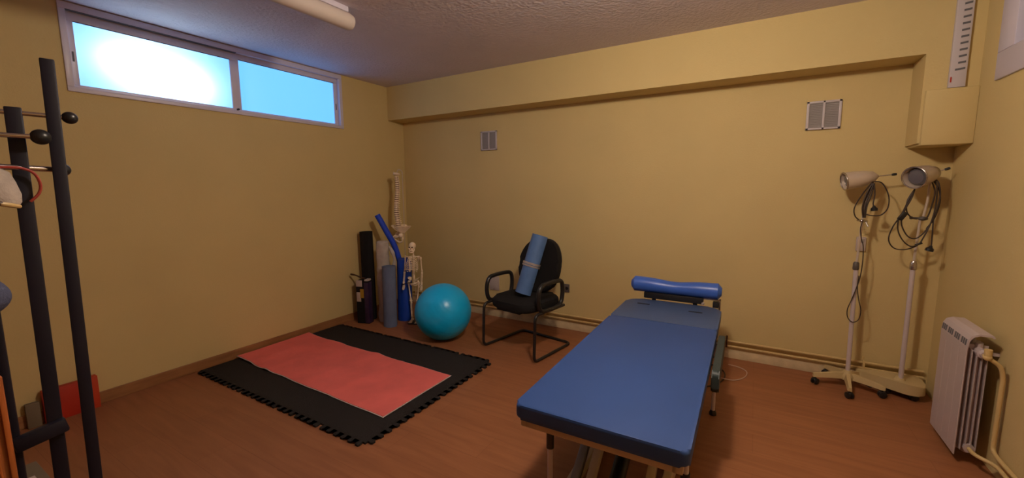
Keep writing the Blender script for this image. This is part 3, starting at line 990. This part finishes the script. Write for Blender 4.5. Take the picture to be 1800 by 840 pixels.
# ---------------------------------------------------------------- radiator
def radiator():
    xf, xb = 4.622, 4.722
    y1, y0 = -.600, -.925
    t = thing('radiator', 'white sectional radiator on the right wall beside the lamps', 'radiator', (4.69, -.76, 0))
    n = 4
    w = (y1 - y0) / n
    for i in range(n):
        a = y0 + i * w
        b = B()
        c = a + w / 2
        box(b, xf, xf + .006, a + .0002, a + w - .0002, .05, .612, .002)               # front face
        box(b, xf + .006, xb - .012, c - .002, c + .002, .07, .62)                      # web
        for k, x in enumerate((xf + .022, xf + .040, xf + .058, xf + .076)):            # fins
            box(b, x, x + .003, a + .004, a + w - .004, .08, .600)
        cyl(b, (xf + .055, c, .06), (xf + .055, c, .63), .015, 10)
        cyl(b, (xf + .055, a, .095), (xf + .055, a + w, .095), .022, 12)
        cyl(b, (xf + .055, a, .59), (xf + .055, a + w, .59), .022, 12)
        # curved top hood
        pr = [(xf, .612), (xf + .004, .648), (xf + .016, .672), (xf + .040, .683), (xb - .014, .683), (xb - .006, .672), (xb - .012, .668), (xb - .018, .674), (xf + .042, .674), (xf + .022, .664), (xf + .010, .645), (xf + .006, .612)]
        lo = [b.verts.new((x, a + .0002, z)) for x, z in pr]
        hi = [b.verts.new((x, a + w - .0002, z)) for x, z in pr]
        b.faces.new(lo); b.faces.new(hi[::-1])
        for k in range(len(pr)):
            b.faces.new((lo[k], lo[(k + 1) % len(pr)], hi[(k + 1) % len(pr)], hi[k]))
        s = obj('section', b, M['rad'], t, smooth=False)
        b = B()
        for k in range(3):
            yy = a + .014 + k * .022
            vs = box(b, xf - .0012, xf + .004, yy, yy + .012, .618, .648)
            for v in vs: v.co.x += (v.co.z - .618) * .11
        obj('slot', b, M['radslot'], s, smooth=False)
    b = B(); lathe(b, [(0, 0), (.022, 0), (.022, .012), (.015, .016), (.015, .028), (0, .028)], (xf + .055, y0, .59), (0, -1, 0), 16); obj('end_plug', b, M['rad'], t)
    b = B()
    cyl(b, (xf + .055, y0 - .02, .59), (xf + .055, y0 - .055, .59), .010, 12); ball(b, (xf + .055, y0 - .055, .59), .016); cyl(b, (xf + .055, y0 - .055, .59), (xf + .055, y0 - .055, .63), .014, 12)
    obj('valve', b, M['pipe'], t)
    for y in (-.68, -.85):
        b = B(); box(b, xf + .06, X1 - .001, y - .008, y + .008, .565, .58); obj('wall_bracket', b, M['rad'], t, smooth=False)
    b = B(); tube(b, rounded([(xf + .062, y0 - .055, .585), (4.725, y0 - .055, .555), (4.738, y0 - .050, .50), (4.738, y0 - .045, .135), (4.738, y0 - .10, .125), (4.738, -3.4, .125)], .03, 5), .0095, 10); obj('supply_pipe', b, M['pipe'], t)
    b = B(); tube(b, rounded([(xf + .055, y0, .095), (xf + .055, y0 - .05, .095), (4.738, y0 - .10, .085), (4.738, -3.4, .085)], .03, 5), .0095, 10); obj('return_pipe', b, M['pipe'], t)
    for y in (-1.35, -2.2, -3.1):
        b = B(); box(b, 4.727, X1 - .001, y - .006, y + .006, .08, .14, .002); obj('pipe_clip', b, M['pipe'], t)
radiator()

# ---------------------------------------------------------------- the corner
roll('foam_roller', 'tall blue grey foam roll standing in front of the corner group', (.505, -.790, 0), (.505, -.780, .622), .078, M['rollgrey'])
roll('black_mat_roll', 'tall black rolled mat standing at the left of the corner group', (.128, -.720, 0), (.120, -.722, .952), .076, M['black'], cat='rolled mat')
roll('blue_mat_roll', 'deep blue rolled mat standing behind the small skeleton', (.480, -.555, 0), (.490, -.545, .662), .088, M['deepblue'], cat='rolled mat')
t = thing('wrapped_roll', 'pale grey plastic wrapped roll standing behind the blue grey foam roll', 'rolled mat', (.330, -.700, 0))
b = B()
rng = random.Random(3)
prof = []
for i in range(22):
    z = .85 * i / 21
    prof.append((.066 + rng.uniform(-.003, .004), z))
lathe(b, prof + [(.045, .862), (0, .855)], (.330, -.700, 0), (0, 0, 1), 26)
for v in b.verts:
    n_ = noise.noise(v.co * 14)
    v.co += Vector((v.co.x - .330, v.co.y + .700, 0)) * n_ * .16
obj('roll_body', b, M['plasticwrap'], t)
b = B(); tube(b, catmull([(.39, -.66, .80), (.425, -.645, .72), (.435, -.64, .64), (.42, -.65, .56)], 5), [.012 + .010 * math.sin(i * .4) ** 2 for i in range(16)], 8); obj('loose_flap', b, M['plasticwrap'], t)

b = B()
pts = catmull([(.236, -.667, 1.130), (.262, -.640, 1.055), (.300, -.600, .94), (.345, -.550, .80), (.365, -.500, .62), (.380, -.465, .35), (.392, -.455, .0)], 8)
tube(b, pts, .030, 18)
single('foam_noodle', b, M['noodle'], 'bent royal blue foam noodle leaning above the rolls in the corner', 'foam noodle', (.375, -.44, 0))

# dark carton in front of the black roll
t = thing('tall_carton', 'tall dark purple carton with white and yellow labels at the foot of the black roll', 'box', (.21, -.845, 0), math.radians(18))
b = B(); box(b, -.085, .055, -.042, .042, 0, .455, .004); obj('carton_body', b, M['black'], t, local=True)
b = B(); box(b, .008, .0565, -.0435, .030, .005, .440, .002); obj('purple_side', b, M['purple'], t, local=True)
b = B(); box(b, .012, .052, -.038, .03, .440, .472, .003); obj('cap', b, M['label'], t, local=True, label='white cap')
b = B(); box(b, -.080, -.012, -.0440, -.040, .395, .462, .001); obj('label_panel', b, M['label'], t, local=True, label='white label')
b = B(); box(b, -.080, -.030, -.0440, -.040, .235, .335, .001); obj('label_panel', b, M['label'], t, local=True, label='white label')
b = B(); box(b, -.036, .005, -.0455, -.040, .275, .370, .001); obj('yellow_label', b, M['yellow'], t, local=True)
b = B(); tube(b, catmull([(.055, -.895, .478), (.12, -.885, .470), (.19, -.878, .452), (.235, -.862, .445)], 5), [.010] * 4 + [.008] * 12, 10)
for v in b.verts: v.co.z += .036
single('wooden_handle', b, M['brown'], 'dark brown stick lying across the tall carton, pointing to the wall', 'stick', (.15, -.88, .47))
b = B()
ball(b, (.83, -.42, .115), .115, 1, .8, 1, 24, 16)
for v in b.verts:
    v.co += Vector((0, 0, 1)) * noise.noise(v.co * 16) * .02
    v.co.z = max(v.co.z, 0.0)
tube(b, rounded([(.80, -.42, .20), (.81, -.43, .275), (.87, -.40, .275), (.88, -.40, .20)], .03, 4), .010, 8)
single('dark_bag', b, M['brown'], 'small dark bag on the floor behind the teal ball', 'bag', (.83, -.42, 0))

# ---------------------------------------------------------------- spine model
def spine_model():
    loc = Vector((.275, -.405, 0))
    t = thing('spine_model', 'life size plastic spine and pelvis model hanging on a thin stand', 'anatomical model', loc, math.radians(-30))
    # local frame: -y faces the room
    def cen(s):                       # s 0 (top) .. 1 (sacrum)
        z = 1.545 - .565 * s
        y = .012 * math.sin(s * PI * 2.1 + .3) - .010
        x = .012 * s ** 2 * 2.2
        return Vector((x, y, z))
    n = 24
    for i in range(n):
        s = (i + .5) / n
        c = cen(s)
        k = .55 + .45 * s
        b = B()
        r = .026 * k + .005
        h = .565 / n
        lathe(b, [(0, -h * .36), (r * .98, -h * .36), (r * .86, -h * .1), (r * .86, h * .1), (r * .98, h * .33), (0, h * .33)], c, (0, 0, 1), 16)
        # spinous and transverse processes
        tube(b, [c + Vector((0, .012, 0)), c + Vector((0, .034 * k + .012, -.012))], [.006, .0035], 8)
        for sg in (-1, 1):
            tube(b, [c + Vector((sg * r * .6, .008, 0)), c + Vector((sg * (r + .016), .016, .003))], [.006, .0035], 8)
        obj('vertebra', b, M['bone'], t, local=True)
        if i:
            b = B(); cc = cen(i / n)
            lathe(b, [(0, -h * .15), (r * .86, -h * .15), (r * .86, h * .15), (0, h * .15)], cc, (0, 0, 1), 14)
            obj('disc', b, M['disc'], t, local=True)
    # occipital plate
    b = B(); ball(b, (0, .0, 1.562), .045, 1.0, .9, .40, 20, 12)
    for v in b.verts:
        v.co += Vector((noise.noise(v.co * 30) * .006, 0, noise.noise(v.co * 25) * .005))
    tube(b, [(-.03, -.01, 1.565), (-.055, -.02, 1.585)], [.010, .006], 8)
    obj('occipital_plate', b, M['bone'], t, local=True)
    # sacrum
    b = B()
    c = cen(1.0)
    for k in range(6):
        f = k / 5
        wdt = .052 * (1 - f) + .010
        box(b, c.x - wdt, c.x + wdt, c.y + .004 * k, c.y + .026 + .006 * k - .01 * f, c.z - .012 - .022 * k - .016, c.z - .022 * k, .004)
    obj('sacrum', b, M['bone'], t, local=True)
    # hip bones: flared curved blades + ring
    for sg in (-1, 1):
        b = B()
        nu, nv = 14, 9
        g = []
        for i in range(nu + 1):
            row = []
            for j in range(nv + 1):
                u, v = i / nu, j / nv
                a = math.radians(-75 + 150 * u)
                rad = .018 + .075 * v * (1 - .12 * math.cos(a * 2))
                # blade fans out sideways and up from the socket
                x = .062 + rad * .80 * math.cos(a) * (.55 + .45 * v)
                y = .02 - rad * .95 * math.sin(a)
                z = c.z - .075 + rad * .95 * math.cos(a * .55) + .012 * v * v
                row.append(Vector((c.x + sg * x, y, z)))
            g.append([b.verts.new(p) for p in row])
        for i in range(nu):
            for j in range(nv):
                b.faces.new((g[i][j], g[i + 1][j], g[i + 1][j + 1], g[i][j + 1]))
        ret = bmesh.ops.extrude_face_region(b, geom=list(b.faces))
        for v in [x for x in ret['geom'] if isinstance(x, bmesh.types.BMVert)]:
            v.co += Vector((sg * -.006, 0, .004))
        ball(b, (c.x + sg * .072, -.005, c.z - .085), .026, u=16, v=10)
        tube(b, catmull([(c.x + sg * .066, -.01, c.z - .09), (c.x + sg * .040, -.055, c.z - .105), (c.x + sg * .006, -.068, c.z - .112)], 5), .010, 8)
        tube(b, catmull([(c.x + sg * .070, .00, c.z - .10), (c.x + sg * .058, .012, c.z - .150), (c.x + sg * .040, -.02, c.z - .160), (c.x + sg * .010, -.062, c.z - .122)], 5), .009, 8)
        obj('hip_bone', b, M['bone'], t, local=True)
    # stand
    b = B(); tube(b, rounded([(.03, .055, .02), (.03, .055, 1.60), (.03, .01, 1.615), (.01, .0, 1.575)], .03, 5), .0050, 8); obj('stand_rod', b, M['lampgrey'], t, local=True)
    b = B(); lathe(b, [(0, 0), (.05, 0), (.05, .014), (.042, .020), (0, .024)], (.03, .055, 0)); obj('stand_base', b, M['stand'], t, local=True)
spine_model()

# ---------------------------------------------------------------- small skeleton
def skeleton():
    loc = Vector((.655, -.595, 0))
    t = thing('small_skeleton', 'small plastic skeleton figure standing between the blue roll and teal ball', 'anatomical model', loc, math.radians(20))
    m_ = M['bone']
    P = lambda nm, b, mm=m_: obj(nm, b, mm, t, local=True)
    # skull
    b = B(); ball(b, (0, 0, .815), .042, .84, 1.05, .95, 24, 16)
    box(b, -.020, .020, -.046, -.010, .764, .792, .007); ball(b, (-.022, -.030, .795), .012); ball(b, (.022, -.030, .795), .012)
    sk = P('skull', b)
    b = B()
    for sg in (-1, 1): ball(b, (sg * .015, -.0415, .806), .009, 1, .5, .9, 12, 8)
    ball(b, (0, -.045, .790), .005, .7, .6, 1.2, 10, 6)
    obj('eye_sockets', b, M['brown'], sk, local=True)
    b = B(); tube(b, catmull([(-.024, -.005, .785), (-.022, -.030, .760), (0, -.044, .752), (.022, -.030, .760), (.024, -.005, .785)], 5), .0060, 8); obj('jaw', b, m_, sk, local=True)
    # spine
    b = B()
    for i in range(24):
        z = .755 - .30 * i / 23
        y = .014 + .006 * math.sin(i * .27)
        cyl(b, (0, y, z - .0045), (0, y, z + .0045), .0085 + .0002 * i, 10)
        tube(b, [(0, y, z), (0, y + .018, z - .006)], [.004, .002], 6)
    cyl(b, (0, .014, .45), (0, .014, .755), .004, 8)
    P('spine', b)
    # rib cage
    b = B()
    for k in range(10):
        z = .700 - .0165 * k
        wd = .034 + .030 * math.sin(min(1, (k + 1) / 8) * PI / 2) - (.006 * max(0, k - 7))
        dp = .030 + .016 * math.sin(min(1, (k + 1) / 7) * PI / 2)
        for sg in (-1, 1):
            pts = []
            nn = 10
            end = 1.0 if k < 8 else .62
            for i in range(nn + 1):
                a = PI * end * i / nn
                pts.append((sg * wd * math.sin(a) ** .8 if 0 < a < PI - 1e-4 else 0, .016 - dp * (1 - math.cos(a)), z + .012 - .028 * (a / PI) + (.010 if k > 6 and i > 8 else 0)))
            tube(b, catmull(pts, 2), .0028, 6)
    box(b, -.008, .008, -.088, -.082, .560, .690, .003)
    P('rib_cage', b)
    for sg in (-1, 1):
        b = B(); tube(b, catmull([(sg * .008, -.070, .705), (sg * .040, -.050, .712), (sg * .078, -.010, .712)], 4), .0042, 8)
        P('collar_bone', b)
        b = B(); lo = [(sg * .030, .040, .700), (sg * .076, .022, .705), (sg * .040, .050, .630)]
        vs = [b.verts.new(p) for p in lo] + [b.verts.new((p[0], p[1] + .004, p[2])) for p in lo]
        b.faces.new(vs[:3]); b.faces.new(vs[3:][::-1])
        for i in range(3): b.faces.new((vs[i], vs[(i + 1) % 3], vs[3 + (i + 1) % 3], vs[3 + i]))
        P('shoulder_blade', b)
        # arm: humerus, two forearm bones, hand
        b = B()
        sh = Vector((sg * .084, .005, .700)); el = Vector((sg * .096, .0, .548)); wr = Vector((sg * .098, -.030, .425))
        def bone(a, c, r):
            a, c = Vector(a), Vector(c)
            tube(b, [a, a + (c - a) * .06, a + (c - a) * .2, a + (c - a) * .8, a + (c - a) * .94, c], [r * 1.5, r * 1.9, r, r, r * 1.8, r * 1.4], 10)
        bone(sh, el, .0052)
        bone(el + Vector((.006, 0, -.004)), wr + Vector((.006, 0, 0)), .0032); bone(el + Vector((-.006, 0, -.004)), wr + Vector((-.006, 0, 0)), .0032)
        ball(b, wr + Vector((0, 0, -.008)), .011, 1.1, .7, .8, 12, 8)
        for f in range(4):
            x0 = (f - 1.5) * .0062
            tube(b, [wr + Vector((x0 * .6, 0, -.012)), wr + Vector((x0, -.003, -.036)), wr + Vector((x0 * 1.1, -.010, -.058 + abs(f - 1.4) * .004)), wr + Vector((x0 * 1.1, -.017, -.070 + abs(f - 1.4) * .005))], [.003, .0026, .0024, .0018], 6)
        tube(b, [wr + Vector((-sg * .009, -.002, -.010)), wr + Vector((-sg * .018, -.012, -.026)), wr + Vector((-sg * .018, -.018, -.040))], [.003, .0026, .002], 6)
        P('arm_bones', b)
        # leg: thigh, two shin bones, foot
        b = B()
        hp = Vector((sg * .050, 0, .440)); kn = Vector((sg * .036, -.004, .235)); an = Vector((sg * .034, .008, .045))
        ball(b, hp, .014)
        bone(hp + Vector((sg * .008, 0, -.004)), kn, .0068)
        ball(b, kn, .013, 1.25, 1, .8); ball(b, kn + Vector((0, -.014, .002)), .0075)
        bone(kn + Vector((-sg * .003, 0, -.008)), an, .0055); bone(kn + Vector((sg * .010, .006, -.010)), an + Vector((sg * .010, .002, 0)), .003)
        ball(b, an + Vector((0, .016, -.020)), .013, 1, 1.3, .9); ball(b, an + Vector((0, -.006, -.012)), .012, 1, 1.3, .8)
        for f in range(5):
            x0 = (f - 2) * .0072
            tube(b, [an + Vector((x0 * .5, -.010, -.018)), an + Vector((x0, -.050, -.032)), an + Vector((x0 * 1.1, -.076 + abs(f - 1.5) * .004, -.036))], [.0045, .0036, .0028], 6)
        P('leg_bones', b)
        # hip bone
        b = B()
        nu, nv = 8, 5
        g = []
        for i in range(nu + 1):
            row = []
            for j in range(nv + 1):
                u, v = i / nu, j / nv
                a = math.radians(-70 + 140 * u)
                rad = .008 + .036 * v
                row.append(b.verts.new((sg * (.030 + rad * .75 * math.cos(a)), .006 - rad * math.sin(a), .440 + rad * math.cos(a * .6))))
            g.append(row)
        for i in range(nu):
            for j in range(nv):
                b.faces.new((g[i][j], g[i + 1][j], g[i + 1][j + 1], g[i][j + 1]))
        ret = bmesh.ops.extrude_face_region(b, geom=list(b.faces))
        for v in [x for x in ret['geom'] if isinstance(x, bmesh.types.BMVert)]:
            v.co += Vector((-sg * .003, 0, .003))
        tube(b, catmull([(sg * .045, 0, .438), (sg * .030, -.026, .425), (0, -.032, .420)], 4), .006, 8)
        tube(b, catmull([(sg * .045, 0, .435), (sg * .034, .004, .408), (sg * .018, -.014, .402), (0, -.030, .416)], 4), .005, 8)
        P('hip_bone', b)
    b = B()
    for k in range(4): box(b, -.018 + .004 * k, .018 - .004 * k, .014, .024, .452 - .012 * (k + 1), .452 - .012 * k, .002)
    P('sacrum', b)
    b = B(); tube(b, catmull([(-.112, -.030, .420), (-.095, -.045, .418), (-.05, -.045, .432), (.0, -.05, .440)], 5), .0045, 8); P('strap', b, M['blackpl'])
    b = B(); tube(b, [(0, .045, .012), (0, .045, .44)], .004, 8); cyl(b, (0, .045, .44), (0, .02, .445), .004, 8); P('stand_rod', b, M['lampgrey'])
    b = B(); prism(b, rrect(-.058, .065, -.075, .070, .02, 4), 0, .009, .002); P('stand_base', b, M['blackpl'])
skeleton()

# ---------------------------------------------------------------- coat stand, left foreground
def coat_stand():
    t = thing('coat_stand', 'tall black coat stand with chrome pegs and black ball ends at the left', 'coat stand', (2.01, -3.43, 0))
    e = Vector((.20, .98, 0)).normalized()
    n_ = Vector((e.y, -e.x, 0))                 # towards the camera
    rotm = Matrix.Rotation(math.atan2(e.y, e.x), 3, 'Z')
    for (x, y), zt_, wd, lean in (((2.031, -3.357), 1.752, .028, .024), ((2.015, -3.427), 1.618, .031, .015), ((2.000, -3.507), 1.50, .018, 0)):
        b = B(); box(b, x - wd / 2, x + wd / 2, y - .010, y + .010, 0.018, zt_, .003, rot=rotm, piv=(x, y, 0))
        for v in b.verts: v.co -= e * lean * (1 - v.co.z / zt_)
        obj('post', b, M['blackmetal'], t)
    def px(p, q, r=.0062): 
        b = B(); cyl(b, p, q, r, 14); return obj('peg', b, M['chrome'], t)
    def knob(p, par, r=.0330):
        b = B(); ball(b, p, r, u=24, v=16); ax = e; obj('ball_end', b, M['blackpl'], par)
    c1 = Vector((2.037, -3.329, 1.602))
    k = px(c1 + e * -.62 + Vector((0, 0, .012)), c1, .0060); knob(c1, k, .0165)
    c2 = Vector((2.051, -3.392, 1.543))
    k = px(c2 - e * .52 + n_ * .02, c2, .0065); knob(c2, k, .020)
    c3 = Vector((2.010, -3.351, 1.460))
    k = px(c3 - e * .16 + n_ * .050 + Vector((0, 0, .006)), c3, .0075); knob(c3, k, .0175)
    b = B(); beam(b, (2.030, -3.415, .745), (2.018, -3.515, .725), .028, .040, .006); obj('lower_bracket', b, M['blackmetal'], t)
    b = B(); lathe(b, [(0, 0), (.16, 0), (.16, .010), (.14, .018), (0, .022)], (2.01, -3.43, 0), (0, 0, 1), 40); obj('base_plate', b, M['blackmetal'], t)
    # lower peg that carries the cap
    k = px((2.000, -3.515, 1.170), (2.035, -3.525, 1.185), .006)
coat_stand()

# cloth bag with red cord on the lowest peg
t = thing('cloth_bag', 'small off white cloth bag hanging from a coat stand peg', 'bag', (2.036, -3.489, 1.36))
b = B()
ctr = Vector((2.036, -3.489, 0))
prof = [(.020, 1.475), (.034, 1.462), (.042, 1.435), (.048, 1.405), (.050, 1.385), (.046, 1.372)]
rings = []
N = 24
for i, (r, z) in enumerate(prof):
    rings.append([b.verts.new(ctr + Vector((.75 * r * math.cos(2 * PI * k / N) * (1 + .08 * math.sin(5 * 2 * PI * k / N)), r * math.sin(2 * PI * k / N) * (1 + .10 * math.sin(4 * 2 * PI * k / N + i)), z - .012 * math.sin(2 * PI * k / N)))) for k in range(N)])
for A_, D_ in zip(rings, rings[1:]):
    for k in range(N): b.faces.new((A_[k], A_[(k + 1) % N], D_[(k + 1) % N], D_[k]))
b.faces.new(rings[0][::-1]); b.faces.new(rings[-1])
obj('bag_body', b, M['cloth'], t)
b = B(); tube(b, [ctr + Vector((.036 * math.cos(a), .044 * math.sin(a), 1.374 - .012 * math.sin(a))) for a in [2 * PI * k / 24 for k in range(24)]], .0055, 8, closed=True); obj('hem', b, M['pipe'], t)
b = B(); ball(b, (2.070, -3.485, 1.372), .012, .6, 1.1, .55, 14, 8); obj('eyelet', b, M['brown'], t)
b = B(); tube(b, catmull([(2.046, -3.470, 1.462), (2.046, -3.435, 1.461), (2.044, -3.412, 1.448), (2.042, -3.403, 1.420), (2.042, -3.408, 1.395), (2.042, -3.425, 1.374)], 7), .0034, 8); obj('red_cord', b, M['redcord'], t)

# cap on the low peg
b = B()
ball(b, (2.030, -3.530, 1.137), .052, .8, 1, .95, 22, 14)
for v in b.verts:
    v.co += Vector((1, 0, 1)) * noise.noise(v.co * 22) * .006
single('soft_cap', b, M['capblue'], 'blue grey soft cap hanging low on the coat stand at the left edge', 'cap', (2.030, -3.530, 1.08))

# orange varnished board at the very left
t = thing('varnished_board', 'orange varnished wooden board standing beside the coat stand at the left edge', 'board', (2.195, -3.7, 0))
b = B()
box(b, 2.185, 2.203, -3.86, -3.538, 0, .975, .002)
obj('panel', b, M['pine'], t)
for y, wd in ((-3.540, .009), (-3.560, .005)):
    b = B(); box(b, 2.203, 2.210, y - wd, y, .01, .968, .002); obj('moulding', b, M['pine'], t)

# red card box against the left wall
t = thing('red_card_box', 'flat red cardboard box leaning on the left wall behind the coat stand', 'box', (.06, -2.99, 0))
b = B(); box(b, .018, .062, -3.130, -2.925, 0, .205, .002); obj('box_body', b, M['red'], t)
b = B(); box(b, .016, .064, -2.925, -2.885, 0, .212, .002); obj('end_flap', b, M['orange'], t, label='lighter orange red end flap')
t = thing('olive_folder', 'dark olive folder standing on the floor by the left wall, left of the red box', 'folder', (.035, -3.17, 0))
b = B(); box(b, .02, .05, -3.20, -3.142, 0, .15, .003); obj('cover', b, M['greybox'], t)
b = B(); box(b, .024, .046, -3.196, -3.146, .002, .146); obj('pages', b, M['label'], t)

# stool with green top and carton under the coat stand
t = thing('round_stool', 'low stool with light green round top at the bottom left', 'stool', (2.325, -3.545, 0))
b = B(); lathe(b, [(0, .660), (.075, .660), (.085, .672), (.083, .688), (.065, .700), (0, .703)], (2.325, -3.545, 0)); obj('seat', b, M['green'], t)
for k in range(3):
    a = 2 * PI * k / 3 + .4
    b = B(); cyl(b, (2.325 + .03 * math.cos(a), -3.545 + .03 * math.sin(a), .665), (2.325 + .055 * math.cos(a), -3.545 + .055 * math.sin(a), .0), .009, 10); obj('leg', b, M['blackmetal'], t)
t = thing('grey_carton', 'beige grey carton standing on the floor behind the coat stand posts', 'box', (1.22, -3.45, 0))
b = B(); box(b, 1.10, 1.34, -3.56, -3.345, 0, .26, .003); obj('carton_body', b, M['greybox'], t)
b = B(); box(b, 1.24, 1.342, -3.425, -3.375, .235, .264, .002); obj('paper_corner', b, M['label'], t, label='pale paper corner')
